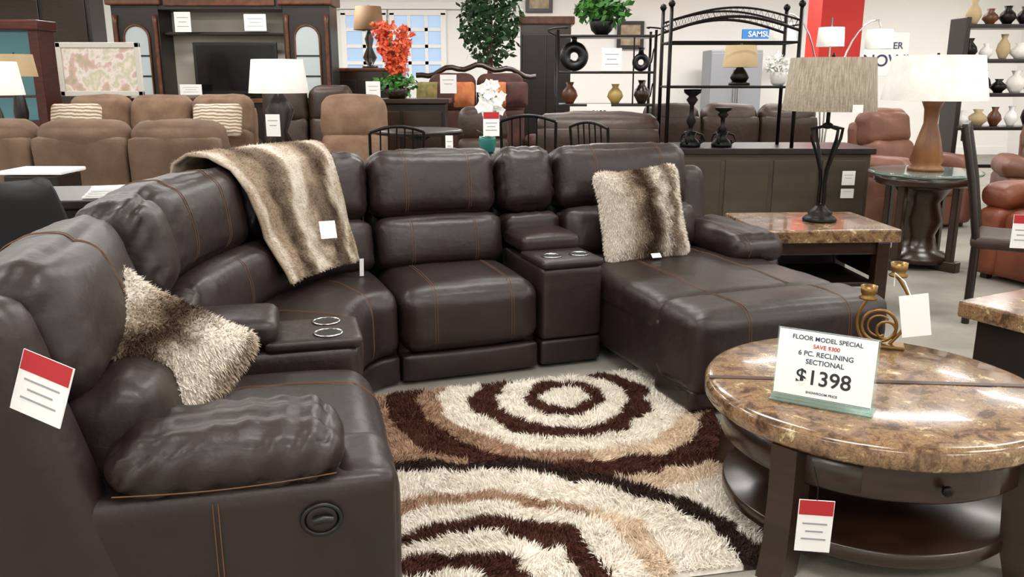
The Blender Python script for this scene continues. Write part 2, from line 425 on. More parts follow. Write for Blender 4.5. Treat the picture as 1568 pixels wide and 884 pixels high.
def card(name, loc, w, h, rz=0, tilt=0, red=0, txt=None, parent=None, lines=3, roll=0):
    g = group(name, loc, rz); g.parent = parent
    g.rotation_euler[0] = R(tilt); g.rotation_euler[1] = R(roll)
    box(g, 'card', (0, 0, 0), (w, .003, h), PAPER, 0)
    if red: box(g, 'red_band', (0, -.0022, h/2-h*red/2), (w*.96, .001, h*red), REDP, 0)
    for i in range(lines):
        zz = h*(.22-.22*i) if not red else h*(.05-.15*i)
        box(g, 'printed_line_%d' % i, (0, -.0022, zz), (w*(.7 if i != 1 else .5), .001, h*.03), PRINT, 0)
    if txt: text(g, 'print', txt, (0, -.003, -h*.12), h*.4, INK)
    return g
q = throwpt(.63, .80); card('throw_price_tag', q+Vector((.05, -.06, .03)), .075, .085, 25, -25, lines=0)
q = throwpt(.97, .98); card('throw_care_tag', q+Vector((.03, -.03, -.04)), .02, .09, 20, 10, lines=0)
card('pillow_price_tag', WR(1.44, .18, .50), .055, .03, 20, -50, lines=0)
card('sofa_hang_tag', WL(-.02, .69, .80)+Vector((-.015, -.04, .0)), .13, .13, -18, -12, red=.32, roll=14)

# ---------------------------------------------------------------- rug
rug = group('shag_area_rug')
q00, q10, q11, q01 = Vector((-.75, 1.95)), Vector((.77, 2.26)), Vector((.93, 4.05)), Vector((-.95, 3.53))
def rp(s, t): return q00.lerp(q10, s).lerp(q01.lerp(q11, s), t)
RW, RB, RT, RC = lin('#f3ebdf'), lin('#4d2b20'), lin('#b3937a'), lin('#e0ccb4')
RD = lin('#33211c')
def rugcol(x, y):
    w = .085*noise.noise(Vector((x*2.6, y*2.6, 0)))+.035*noise.noise(Vector((x*8, y*8, 6)))+.022*noise.noise(Vector((x*24, y*24, 3)))
    th = math.atan2(y-3.62, x-.197)
    r1 = math.hypot(x-.197, (y-3.62)*.94)+w*.8+.045*math.cos(th-2.4); r2 = math.hypot(x+.13, y-2.03)+w*.9
    if r2 < .94:
        for lim, c in ((.1, RB), (.19, RW), (.28, RB), (.37, RW), (.46, RB), (.57, RW), (.65, RT if x < .25 else RC), (.85, RW)):
            if r2 < lim: return c
        return RD
    right = x > .30
    for lim, c in ((.095, RW), (.18, RB), (.29, RW), (.39, RB), (.54, RW), (.65, RC if right else RT), (.78, RB), (.90, RC if right else RT), (.98, RW), (1.08, RW)):
        if r1 < lim: return c
    return RW
bm = bmesh.new(); nx, ny = 150, 170
gv = [[None]*(ny+1) for _ in range(nx+1)]; cl = []
for i in range(nx+1):
    for j in range(ny+1):
        p = rp(i/nx, j/ny); h = .022+.008*noise.noise(Vector((p.x*30, p.y*30, 0)))
        if i in (0, nx) or j in (0, ny): h = .004
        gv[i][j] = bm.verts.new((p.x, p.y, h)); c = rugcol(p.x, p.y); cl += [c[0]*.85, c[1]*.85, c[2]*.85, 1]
for i in range(nx):
    for j in range(ny): bm.faces.new((gv[i][j], gv[i+1][j], gv[i+1][j+1], gv[i][j+1]))
rb_ = addmesh('rug_pile_base', bm, rug, SHAG, smooth='all')
rb_.data.color_attributes.new('Col', 'FLOAT_COLOR', 'POINT').data.foreach_set('color', cl)
smp = []
for _ in range(120000):
    p = rp(random.random(), random.random())
    f1 = noise.noise(Vector((p.x*7, p.y*7, 5))); f2 = noise.noise(Vector((p.x*7, p.y*7, 9)))
    smp.append((Vector((p.x, p.y, .018)), Vector((f1*1.8, f2*1.8, 1)).normalized(), rugcol(p.x, p.y)))
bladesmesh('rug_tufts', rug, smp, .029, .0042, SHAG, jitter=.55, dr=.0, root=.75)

# ---------------------------------------------------------------- round coffee table
T = group('round_coffee_table', (1.15, 2.56, 0))
lathe(T, 'stone_top', (0, 0, 0), [(.495, .408), (.512, .413), (.52, .425), (.52, .462), (.512, .474), (.495, .48), (.2, .4801), (.001, .4801)], STONE, 96, cap=False)
lathe(T, 'apron', (0, 0, 0), [(.46, .41), (.46, .30), (.45, .29), (.42, .29)], WOOD, 64)
lathe(T, 'lower_shelf', (0, 0, 0), [(.44, .085), (.445, .09), (.445, .125), (.44, .13), (.001, .13)], WOOD, 64)
for k in range(4):
    a = R(222+90*k)
    c = Vector((.47*math.cos(a), .47*math.sin(a), 0))
    bm = bmesh.new()
    sec = [(-.045, -.04), (.045, -.04), (.045, .04), (-.045, .04)]
    rings = []
    for z, off in ((0, .035), (.1, .01), (.25, 0), (.41, 0)):
        rings.append([bm.verts.new((x+off, y, z)) for x, y in sec])
    for r0, r1 in zip(rings, rings[1:]):
        for i in range(4): bm.faces.new((r0[i], r0[(i+1) % 4], r1[(i+1) % 4], r1[i]))
    bm.faces.new(rings[0]); bm.faces.new(rings[-1])
    addmesh('leg_%d' % (k+1), bm, T, WOOD, c, (0, 0, a))
bm = bmesh.new(); pv = []
for i in range(17):
    a = R(246+48*i/16)
    pv.append([bm.verts.new((r*math.cos(a), r*math.sin(a), z)) for r, z in ((.462, .305), (.470, .308), (.470, .398), (.462, .401))])
for a_, b_ in zip(pv, pv[1:]):
    for i in range(3): bm.faces.new((a_[i], b_[i], b_[i+1], a_[i+1]))
addmesh('drawer_front', bm, T, WOOD, smooth=None)
lathe(T, 'drawer_knob', (0.01, -.475, .352), [(.006, 0), (.006, .012), (.015, .018), (.014, .026), (.004, .03)], IRON, 20, rot=(R(90), 0, 0))
box(T, 'top_inlay', (0, 0, .481), (1.025, .026, .003), mat('inlay_strip', '#3a231a', .45), 0, rot=(0, 0, R(-5)))
tg = card('table_hang_tag', (.80, 2.03, .27), .09, .155, -8, 4, red=.28)
tube(tg, 'tag_string', [(0, 0, .078), (0, .01, .12), (-.01, .03, .16)], .0015, IRON)

sg = group('price_sign', (.905, 2.34, .484), -31)
sb = group('sign_panel'); sb.parent = sg; sb.rotation_euler = (R(-8), 0, 0)
box(sb, 'acrylic_sheet', (0, .004, .112), (.285, .003, .215), GLASS, 0)
box(sg, 'acrylic_foot', (0, .02, .002), (.29, .08, .003), GLASS, 0)
box(sb, 'sign_card', (0, 0, .118), (.275, .002, .20), PAPER, 0)
BL = mat('blue_ink', '#39415e', .7)
for s, z, sz, m in (('FLOOR MODEL SPECIAL', .190, .0185, BL), ('SAVE $300', .168, .0165, REDP), ('6 PC. RECLINING', .144, .0205, BL), ('SECTIONAL', .120, .0205, BL), ('$1398', .060, .062, INK), ('SHOWROOM PRICE', .032, .010, BL)):
    text(sb, 'sign_text', s, (0, -.0018, z), sz, m)
for dx, dz, w, h in ((0, .217, .272, .0015), (0, .02, .272, .0015)): box(sb, 'sign_border', (dx, -.0015, dz), (w, .001, h), BL, 0)

G = group('candle_holder', (1.33, 2.93, .481), -20)
box(G, 'base', (0, 0, .006), (.16, .07, .012), GOLD)
def circ(cx, cz, r, a0=0, a1=360, n=28): return [(cx+r*math.cos(R(a0+(a1-a0)*i/n)), 0, cz+r*math.sin(R(a0+(a1-a0)*i/n))) for i in range(n+1)]
tube(G, 'ring_big', circ(-.01, .075, .058), .006, GOLD)
tube(G, 'ring_small', circ(.015, .06, .032), .005, GOLD)
tube(G, 'stem_tall', [(.06*math.sin(i/12*3.1)+.03, 0, .01+.25*i/12) for i in range(13)], .006, GOLD)
tube(G, 'stem_short', [(-.055-.03*math.sin(i/12*3.1), 0, .01+.16*i/12) for i in range(13)], .006, GOLD)
tube(G, 'scroll', circ(-.01, .075, .038, 40, 300), .004, GOLD)
for nm, x, z in (('cup_tall', .035, .255), ('cup_short', -.055, .165)):
    lathe(G, nm, (x, 0, z), [(.008, 0), (.03, .006), (.033, .012), (.022, .018), (.027, .03), (.029, .055), (.024, .055), (.02, .03), (.001, .028)], GOLD, 28, cap=False)
hg = card('candle_holder_tag', (1.40, 2.84, .62), .095, .15, -12, 0, lines=0); hg.rotation_euler[1] = R(-10)
tube(hg, 'string', [(-.01, 0, .075), (-.02, .02, .12), (-.045, .04, .15), (-.05, .05, .1)], .002, PAPER)

# ---------------------------------------------------------------- end table + lamp
E = group('stone_top_end_table', (1.87, 5.30, 0), 3)
H = .55
box(E, 'stone_top', (0, 0, H-.04), (.86, .70, .08), STONE, .012)
box(E, 'apron_back', (0, .28, H-.13), (.70, .04, .10), WOOD)
box(E, 'apron_front', (0, -.29, H-.12), (.70, .03, .08), WOOD)
for k, (x, y) in enumerate(((-.34, -.29), (.34, -.29), (-.34, .29), (.34, .29))): box(E, 'leg_%d' % k, (x, y, (H-.08)/2), (.08, .08, H-.08), WOOD)
box(E, 'side_l', (-.35, 0, H-.2), (.03, .56, .24), WOOD); box(E, 'side_r', (.35, 0, H-.2), (.03, .56, .24), WOOD)
box(E, 'inner_shelf', (0, 0, .20), (.66, .56, .03), WOOD2); box(E, 'back_panel', (0, .27, H-.25), (.66, .02, .32), WOOD2)
LP = group('iron_table_lamp', (1.93, 5.28, H))
lathe(LP, 'foot', (0, 0, 0), [(.10, 0), (.105, .012), (.09, .03), (.07, .04), (.075, .055), (.05, .075), (.028, .10), (.012, .11)], IRON, 40)
for k in range(4):
    a = k*math.pi/2+.25
    pr = [(.02, .09), (.024, .16), (.018, .24), (.026, .32), (.06, .42), (.10, .51), (.11, .57), (.03, .585)]
    tube(LP, 'cage_bar_%d' % k, [(r*math.cos(a), r*math.sin(a), z) for r, z in pr], .010, IRON)
cyl(LP, 'rod', (0, 0, .64), .012, .14, IRON); lathe(LP, 'collar', (0, 0, .57), [(.01, 0), (.04, .01), (.03, .03), (.012, .04)], IRON, 24)
shade(LP, 'drum_shade', (0, 0, .68), .275, .245, .31, SHADET)
cyl(LP, 'finial', (0, 0, 1.005), .012, .03, IRON, .006)
tube(LP, 'spider', [(-.24, 0, .97), (0, 0, .98), (.24, 0, .97)], .004, IRON)
card('lamp_tag', (1.99, 4.99, H+.70), .06, .045, 0, lines=0)

Q = group('stone_top_coffee_table', (2.63, 3.52, 0), -62)
box(Q, 'stone_top', (0, 0, .445), (.75, 1.15, .075), STONE, .012)
box(Q, 'cabinet_body', (0, 0, .23), (.64, 1.02, .36), WOOD2); box(Q, 'plinth', (0, 0, .03), (.58, .96, .06), WOOD2)
for k, y in enumerate((-.25, .25)):
    box(Q, 'door_%d' % k, (-.325, y, .23), (.015, .46, .30), WOOD)
    lathe(Q, 'pull_%d' % k, (-.335, y*.3, .25), [(.005, 0), (.014, .015), (.004, .02)], IRON, 16, rot=(0, R(-90), 0))

# ---------------------------------------------------------------- counter and rack
C = group('display_counter', (2.2, 7.55, 0))
CM = mat('olive_laminate', '#3a3226', .45, var=('#4a4132', 2, (1, 1, 3)))
box(C, 'counter_body', (0, 0, .40), (1.66, .65, .80), CM, .005); box(C, 'counter_top', (0, 0, .825), (1.72, .72, .05), WOOD2, .006)
for k in range(4): box(C, 'panel_%d' % k, (-.62+.41*k, -.33, .42), (.37, .012, .66), CM, .005)
card('notice_card', (2.85, 7.205, .60), .11, .12, 0, lines=2); card('notice_card', (2.85, 7.205, .47), .11, .08, 0, lines=1)

K = group('iron_canopy_rack', (1.83, 7.45, .85))
for k, (x, y) in enumerate(((-.53, -.2), (.53, -.2), (-.53, .2), (.53, .2))):
    cyl(K, 'post_%d' % k, (x, y, .57), .016, 1.14, IRON, seg=16)
    lathe(K, 'ball_%d' % k, (x, y, 1.13), [(.004, 0), (.022, .01), (.03, .03), (.022, .05), (.004, .06)], IRON, 16)
for y in (-.2, .2):
    for h0, rise, t in ((.95, .11, .012), (1.03, .10, .009)):
        tube(K, 'arch', [(-.53+1.06*i/20, y, h0+rise*math.sin(math.pi*i/20)) for i in range(21)], t, IRON)
    for zz in (.50, .86): tube(K, 'rail', [(-.53, y, zz), (.53, y, zz)], .010, IRON)
    tube(K, 'lattice', [(-.5+i*.025, y, (.965 if i % 2 else 1.03)+.10*math.sin(math.pi*i/40)) for i in range(41)], .004, IRON)
for x in (-.53, .53):
    for zz in (.5, .86, 1.0): tube(K, 'side_rail', [(x, -.2, zz), (x, .2, zz)], .009, IRON)
box(K, 'wire_shelf', (0, 0, .50), (1.04, .4, .012), IRON)
def candlestick(loc, h, sc=1):
    g = group('black_candlestick', loc)
    lathe(g, 'turned_body', (0, 0, 0), [(.085, 0), (.09, .02), (.07, .05), (.035, .08), (.055, .13), (.025, .2*h), (.02, .35*h), (.045, .45*h), (.02, .55*h), (.018, .72*h), (.05, .82*h), (.03, .88*h), (.07, .94*h), (.075, h), (.05, h), (.001, h-.01)], IRON, 24)
    for a in range(3):
        t = a*2.1; tube(g, 'scroll_foot_%d' % a, [(r*math.cos(t), r*math.sin(t), z) for r, z in ((.03, .12), (.10, .10), (.12, .05), (.09, .03), (.08, .06))], .009, IRON)
candlestick((1.53, 7.38, .85), .48); candlestick((1.80, 7.38, .85), .33)
def lamp(name, loc, h, shr, shh, mbase, mshade, prof=None):
    g = group(name, loc)
    bh = h-shh*.85
    prof = prof or [(.09, 0), (.09, .02), (.04, .04), (.05, .1), (.08, .35), (.06, .6), (.025, .85), (.012, 1)]
    lathe(g, 'base', (0, 0, 0), [(r, z*bh if z > .05 else z) for r, z in prof], mbase, 28)
    shade(g, 'shade', (0, 0, h-shh), shr, shr*.85, shh, mshade)
    tube(g, 'harp', [(-shr*.8, 0, h-.03), (0, 0, h-.02), (shr*.8, 0, h-.03)], .004, IRON)
    cyl(g, 'finial', (0, 0, h), .01, .04, IRON)
    cyl(g, 'rod', (0, 0, (bh+h)/2), .006, h-bh, IRON, seg=12)
    return g
lamp('small_table_lamp', (1.95, 7.5, 1.362), .33, .15, .18, IRON, SHADEB)
def blossom(name, loc, r, num, m, leaf=None, pot=None, stem=.0, vertical=1.0, leafsize=.03, seed=1):
    g = group(name, loc); rnd = random.Random(seed)
    bm = bmesh.new()
    for i in range(num):
        th, ph = rnd.uniform(0, 6.28), math.acos(rnd.uniform(-1, 1)); rr = r*rnd.uniform(.35, 1)
        c = Vector((rr*math.sin(ph)*math.cos(th), rr*math.sin(ph)*math.sin(th), stem+rr*math.cos(ph)*vertical))
        for k in range(4):
            ax = Vector((rnd.gauss(0, 1), rnd.gauss(0, 1), rnd.gauss(0, 1))).normalized()
            b = ax.orthogonal().normalized(); s = leafsize
            bm.faces.new([bm.verts.new(c), bm.verts.new(c+ax*s*.6+b*s*.4), bm.verts.new(c+ax*s*1.2), bm.verts.new(c+ax*s*.6-b*s*.4)])
    addmesh('blooms', bm, g, m)
    if leaf:
        for i in range(10):
            a = i*.63; rr = r*.7
            tube(g, 'stem_%d' % i, [(0, 0, .02), (rr*.3*math.cos(a), rr*.3*math.sin(a), stem*.6), (rr*math.cos(a), rr*math.sin(a), stem)], .004, leaf)
    if pot: lathe(g, 'pot', (0, 0, 0), pot[0], pot[1], 28)
    return g
potp = [(.04, 0), (.06, .02), (.075, .08), (.07, .11), (.06, .11), (.001, .09)]
blossom('white_flower_bouquet', (2.27, 7.45, 1.362), .11, 80, PETAL, LEAF2, (potp, WHITE), .16, leafsize=.038, seed=3)

RT_ = group('round_pedestal_table', (3.15, 6.5, 0))
lathe(RT_, 'glass_top', (0, 0, .72), [(.40, 0), (.405, .01), (.40, .02)], GLASS, 48)
lathe(RT_, 'table_top', (0, 0, .64), [(.34, 0), (.36, .02), (.36, .06), (.34, .075)], WOOD, 48)
lathe(RT_, 'pedestal', (0, 0, .05), [(.24, 0), (.25, .04), (.15, .08), (.12, .2), (.17, .32), (.13, .45), (.2, .56), (.26, .6)], WOOD, 32)
for k in range(4):
    a = k*math.pi/2+.6; box(RT_, 'foot_%d' % k, (.24*math.cos(a), .24*math.sin(a), .04), (.2, .08, .08), WOOD, rot=(0, 0, a))
    box(RT_, 'leg_%d' % k, (.27*math.cos(a), .27*math.sin(a), .36), (.05, .06, .58), WOOD, rot=(0, 0, a))
AMB = mat('amber_wood', '#6a4222', .35, var=('#8b5d35', 5, (1, 1, .5)))
lamp('curved_table_lamp', (3.15, 6.5, .742), .84, .37, .32, AMB, SHADEW, [(.13, 0), (.13, .02), (.10, .04), (.12, .12), (.085, .4), (.05, .62), (.055, .8), (.09, .95), (.02, 1)])
AR = group('arc_floor_lamp', (3.1, 8.6, 0))
lathe(AR, 'base', (0, 0, 0), [(.18, 0), (.18, .02), (.03, .04), (.015, .06)], CHROME, 32)
for k, (dx, dz) in enumerate(((-.45, 1.86), (.0, 1.82), (.45, 1.80))):
    tube(AR, 'arm_%d' % k, [(dx*(i/14)**2.2, 0, .05+(dz+.12)*math.sin(i/14*1.57)) for i in range(15)]+[(dx*1.05, 0, dz+.1)], .009, CHROME)
    shade(AR, 'shade_%d' % k, (dx*1.05, 0, dz-.1), .13, .12, .18, SHADEW)

# ---------------------------------------------------------------- sofas / chairs generic
def bgsofa(name, loc, rz, w, n, m, h=1.0, d=.92, puffy=.04, arms=True):
    g = group(name, loc, rz)
    aw = .24 if arms else .0
    cush(g, 'base', (0, 0, .2), (w/2-.02, d/2-.04, .17), .05, IDW, m, n=8)
    sw = (w-2*aw)/n
    for i in range(n):
        x = -w/2+aw+sw*(i+.5)
        cush(g, 'seat_%d' % i, (x, -.1, .42), (sw/2-.008, d/2-.1, .10), .07, IDW, m, puff=(0, .01, .03), n=9, amp=.01)
        cush(g, 'lumbar_%d' % i, (x, d/2-.28, .46+(h-.46)*.28), (sw/2-.01, .12, (h-.46)*.30), .08, IDW, m, puff=(0, .03, 0), lean=.18, n=9, amp=.012)
        cush(g, 'head_%d' % i, (x, d/2-.18, .46+(h-.46)*.74), (sw/2-.006, .14, (h-.46)*.28), .11, IDW, m, puff=(0, .04, .02), lean=.15, n=10, amp=.015)
        cush(g, 'back_panel_%d' % i, (x, d/2-.08, (h-.1)/2+.02), (sw/2-.006, .07, (h-.14)/2), .05, IDW, m, lean=.06, n=8, amp=.008)
    if arms:
        for s in (-1, 1):
            x = s*(w/2-aw/2)
            cush(g, 'arm_side_%d' % s, (x, -.02, .28), (aw/2-.02, d/2-.03, .25), .06, IDW, m, n=8)
            cush(g, 'arm_pad_%d' % s, (x, -.05, .60), (aw/2+.01, d/2-.08, .09), .085, IDW, m, puff=(0, 0, .02), n=9, amp=.012)
    for k, (x, y) in enumerate(((-1, -1), (1, -1), (-1, 1), (1, 1))): box(g, 'foot_%d' % k, (x*(w/2-.1), y*(d/2-.1), .02), (.06, .06, .04), BLACKPL)
    return g
bgsofa('tan_reclining_sofa', (-3.45, 7.25, 0), 181, 2.75, 3, TANFAB, 1.07)
bgsofa('light_tan_reclining_sofa', (-3.78, 9.1, 0), 0, 2.45, 3, TANFAB2, 1.22)
bgsofa('tan_recliner_armchair', (-1.50, 8.1, 0), 6, 1.12, 1, TANFAB2, 1.24)
bgsofa('brown_leather_sofa', (-.28, 8.45, 0), 4, 1.0, 1, DKFAB, 1.12)
bgsofa('brown_leather_sofa', (.78, 8.0, 0), 176, 1.1, 1, DKFAB, 1.10, arms=False)
bgsofa('brown_leather_sofa', (2.4, 9.9, 0), 180, 2.4, 3, DKFAB, 1.12)
bgsofa('brown_leather_loveseat', (-2.5, 10.6, 0), 10, 1.6, 2, DKFAB, 1.3)
bgsofa('rose_leather_armchair', (3.85, 8.4, 0), 30, 1.1, 1, ROSE, 1.10)
bgsofa('rose_leather_sofa', (5.5, 8.0, 0), -20, 1.7, 2, ROSE, 1.05)
bgsofa('rust_leather_armchair', (3.98, 5.75, 0), -70, 1.15, 1, RUST, 1.12)
ZIG = bpy.data.materials.new('zigzag_fabric'); ZIG.use_nodes = True
nt = ZIG.node_tree; b = nt.nodes['Principled BSDF']; b.inputs['Roughness'].default_value = .9
tc = nt.nodes.new('ShaderNodeTexCoord'); wv = nt.nodes.new('ShaderNodeTexWave'); wv.inputs['Scale'].default_value = 9; wv.inputs['Distortion'].default_value = 4
wv.bands_direction = 'Z'; cr = nt.nodes.new('ShaderNodeValToRGB'); cr.color_ramp.elements[0].color = (*lin('#8b6f55'), 1); cr.color_ramp.elements[1].color = (*lin('#e0d6c4'), 1)
nt.links.new(tc.outputs['Object'], wv.inputs[0]); nt.links.new(wv.outputs[0], cr.inputs[0]); nt.links.new(cr.outputs[0], b.inputs['Base Color'])
def pillow(name, loc, rz, m, w=.46, h=.3, lean=-15):
    g = group(name, loc, rz)
    def W(a, d, z):
        k = max(abs(a)/(w/2), abs(z)/(h/2)); return Vector((a, d*(1-.7*min(1, k)**2.5), z))
    cush(g, 'cushion_cover', (0, 0, 0), (w/2, .08, h/2), .05, W, m, n=10, lean=0); g.rotation_euler[0] = R(lean)
pillow('zigzag_throw_pillow', (-4.50, 8.93, 1.0), 0, ZIG, .52, .34)
pillow('zigzag_throw_pillow', (-3.04, 8.93, 1.0), 0, ZIG, .50, .34)
BURG = mat('burgundy_chenille', '#371a16', .8, var=('#4d261d', 8, (1, 1, 1)))
cs = bgsofa('carved_loveseat', (-.45, 11.3, 0), 4, 1.75, 2, BURG, 1.45)
tube(cs, 'carved_crest', [(-.8+1.6*i/20, .38, 1.43+.14*math.sin(math.pi*i/20)+.03*math.cos(i*1.2)) for i in range(21)], .035, WOOD)
OR_ = mat('rust_fabric', '#a2552f', .85, var=('#bd7646', 9, (1, 1, 1))); GRN = mat('olive_fabric', '#5d5c30', .85, var=('#8a7742', 14, (1, 1, 1)))
for i, (x, m) in enumerate(((-1.05, GRN), (-.82, BURG), (-.62, OR_), (-.2, OR_), (.05, BURG))): pillow('accent_pillow', (x, 10.95, 1.22), 0, m, .30, .32)

def mchair(loc, rz, h=1.15):
    g = group('iron_dining_chair', loc, rz)
    sh = .62
    for s in (-1, 1):
        tube(g, 'back_post_%d' % s, [(s*.19, .2, 0), (s*.19, .19, sh), (s*.20, .24, h-.06)], .011, IRON)
        tube(g, 'front_leg_%d' % s, [(s*.19, -.2, 0), (s*.18, -.19, sh)], .011, IRON)
        tube(g, 'stretcher_%d' % s, [(s*.19, -.2, .25), (s*.19, .2, .25)], .007, IRON)
    tube(g, 'top_rail', [(-.20+.4*i/10, .24, h-.06+.04*math.sin(math.pi*i/10)) for i in range(11)], .012, IRON)
    tube(g, 'low_rail', [(-.19, .2, sh+.1), (.19, .2, sh+.1)], .008, IRON)
    for k in range(5): tube(g, 'spindle_%d' % k, [(-.12+.06*k, .2, sh+.1), (-.12+.06*k, .235, h-.03)], .006, IRON)
    cush(g, 'seat_pad', (0, 0, sh), (.21, .21, .03), .028, IDW, DKFAB, n=6)
mchair((.15, 6.45, 0), 172, 1.18); mchair((.76, 6.65, 0), 130, 1.12); mchair((-.92, 6.5, 0), 200, 1.10)
PT = group('round_pub_table', (-.18, 6.05, 0))
lathe(PT, 'top', (0, 0, .88), [(.34, 0), (.36, .01), (.36, .03), (.34, .04)], WOOD2, 40)
lathe(PT, 'column', (0, 0, 0), [(.22, 0), (.2, .04), (.05, .08), (.045, .8), (.12, .88)], WOOD2, 24)
OP = group('orchid_in_teal_pot', (-.17, 5.95, .921))
lathe(OP, 'teal_pot', (0, 0, 0), [(.04, 0), (.05, .01), (.06, .09), (.055, .11), (.045, .11), (.001, .1)], TEAL, 28)
rnd = random.Random(5)
bm = bmesh.new()
for i in range(34):
    c = Vector((rnd.gauss(0, .035), rnd.gauss(0, .02), .28+rnd.uniform(0, .19)))
    for k in range(5):
        a = k*1.257+i; e1 = Vector((math.cos(a), -.2, math.sin(a))); e2 = Vector((-math.sin(a), -.1, math.cos(a))); s = .036
        bm.faces.new([bm.verts.new(c), bm.verts.new(c+e1*s*.6+e2*s*.45), bm.verts.new(c+e1*s*1.1), bm.verts.new(c+e1*s*.6-e2*s*.45)])
addmesh('orchid_blooms', bm, OP, PETAL)
for k in range(3): tube(OP, 'stem_%d' % k, [(0, 0, .09), (.015*(k-1), 0, .28), (.04*(k-1), 0, .46)], .004, LEAF2)
for k in range(5):
    a = k*1.3; bm = bmesh.new(); c = Vector((0, 0, .1)); e = Vector((math.cos(a), math.sin(a), .6))*.09; s_ = Vector((-math.sin(a), math.cos(a), 0))*.02
    bm.faces.new([bm.verts.new(c), bm.verts.new(c+e*.5+s_), bm.verts.new(c+e), bm.verts.new(c+e*.5-s_)]); addmesh('leaf_%d' % k, bm, OP, LEAF)
card('orchid_price_tag', (-.14, 5.84, 1.12), .11, .16, 5, red=.28)

ST = group('black_side_table', (-2.60, 5.0, 0), 8)
box(ST, 'top', (0, 0, .74), (.95, .7, .05), WOOD2); box(ST, 'apron', (0, 0, .66), (.86, .6, .1), WOOD2)
for k, (x, y) in enumerate(((-1, -1), (1, -1), (-1, 1), (1, 1))): box(ST, 'leg_%d' % k, (x*.40, y*.28, .33), (.07, .07, .66), WOOD2)
MG = group('magazine_stack', (-2.30, 4.85, .766), 15)
for k in range(4): box(MG, 'magazine_%d' % k, (.01*k, .008*k, .007+.012*k), (.26, .2, .01), PAPER, 0, rot=(0, 0, .05*k))
BC = group('draped_black_cloth', (-2.38, 4.0, 0))
BLK = mat('black_cloth', '#0b0b0d', .9)
bm = bmesh.new(); nn_ = 42; g2 = []
for i in range(nn_+1):
    row = []
    for j in range(15):
        a = 2*math.pi*i/nn_; t = j/14
        r = .17+.18*t+.03*math.sin(a*7)*t+.02*math.sin(a*3+2); z = .93+.03*math.sin(a*2)*(1-t)-.90*t**1.2
        row.append(bm.verts.new((r*math.cos(a)*1.1, r*math.sin(a)*.8, z)))
    g2.append(row)
for i in range(nn_):
    for j in range(14): bm.faces.new((g2[i][j], g2[i+1][j], g2[i+1][j+1], g2[i][j+1]))
bm.faces.new([g2[i][0] for i in range(nn_)])
addmesh('cloth_over_table', bm, BC, BLK, smooth='all')
LT = group('white_top_pedestal', (-3.15, 5.72, 0)); box(LT, 'tray_top', (0, 0, .82), (.42, .34, .025), PAPER); box(LT, 'pedestal_body', (0, 0, .40), (.36, .30, .80), WOOD2)

def stand(name, loc, w, h, m):
    g = group(name, loc); box(g, 'top', (0, 0, h-.02), (w, w, .04), m); box(g, 'shelf', (0, 0, .2), (w-.08, w-.08, .03), m)
    for k, (x, y) in enumerate(((-1, -1), (1, -1), (-1, 1), (1, 1))): box(g, 'leg_%d' % k, (x*(w/2-.04), y*(w/2-.04), (h-.04)/2), (.05, .05, h-.04), m)
stand('lamp_side_table', (-2.30, 8.6, 0), .36, .72, WOOD2)
lamp('table_lamp', (-2.30, 8.6, .72), .88, .29, .32, WOOD2, SHADEW, [(.12, 0), (.12, .03), (.13, .045), (.06, .3), (.14, .65), (.05, .9), (.02, 1)])
stand('lamp_side_table', (-5.35, 8.6, 0), .5, .72, WOOD2)
lamp('table_lamp', (-5.12, 8.6, .72), .86, .28, .32, WOOD2, SHADEW)
stand('lamp_side_table', (-5.7, 9.8, 0), .5, .8, WOOD2)
lamp('table_lamp', (-5.55, 9.8, .8), .88, .22, .24, WOOD2, SHADEB)

# ---------------------------------------------------------------- entertainment wall unit
U = group('entertainment_wall_unit', (-3.95, 12.3, 0))
PG_ = mat('pale_glass', '#b9c4c6', .15)
for s in (-1, 1):
    x = s*1.16
    box(U, 'tower_%d' % s, (x, 0, 1.2), (.64, .5, 2.4), WOOD2, .01)
    box(U, 'cornice_%d' % s, (x, -.02, 2.45), (.74, .6, .14), BRONZ, .02)
    for k in (-1, 1): lathe(U, 'column', (x+k*.27, -.27, .3), [(.035, 0), (.03, .05), (.028, 1.85), (.04, 1.95)], BRONZ, 16)
    bm = bmesh.new(); pl = [(-.17, 1.15), (.17, 1.15), (.17, 1.95)]+[(.17*math.cos(R(a)), 1.95+.17*math.sin(R(a))) for a in range(15, 180, 15)]+[(-.17, 1.95)]
    f = bm.faces.new([bm.verts.new((px, -.262, pz)) for px, pz in pl]); r_ = bmesh.ops.extrude_face_region(bm, geom=[f])
    for e in r_['geom']:
        if isinstance(e, bmesh.types.BMVert): e.co.y += .02
    addmesh('arched_glass_%d' % s, bm, U, PG_, (x, 0, 0))
    tube(U, 'arch_trim_%d' % s, [(x+px, -.265, pz) for px, pz in pl], .015, BRONZ, True)
    box(U, 'lower_door_%d' % s, (x, -.26, .55), (.5, .02, .8), WOOD, .01)
    for z in (1.45, 1.72): box(U, 'door_shelf', (x, -.266, z), (.34, .01, .02), WOOD2, 0)
box(U, 'bridge', (0, 0, 2.42), (1.68, .5, .20), WOOD2); box(U, 'bridge_cornice', (0, -.04, 2.56), (3.1, .6, .12), BRONZ, .02)
box(U, 'bridge_carving', (0, -.27, 2.43), (1.5, .03, .12), BRONZ, .01)
box(U, 'upper_shelf', (0, .05, 2.02), (1.68, .36, .04), WOOD2)
box(U, 'tv_console', (0, 0, .55), (1.70, .5, 1.1), WOOD2); box(U, 'console_top', (0, -.02, 1.12), (1.76, .56, .06), BRONZ)
box(U, 'back_panel', (0, .22, 1.75), (1.68, .02, 1.2), WALLC, 0)
TV = group('flat_screen_television', (-3.83, 12.2, 1.152))
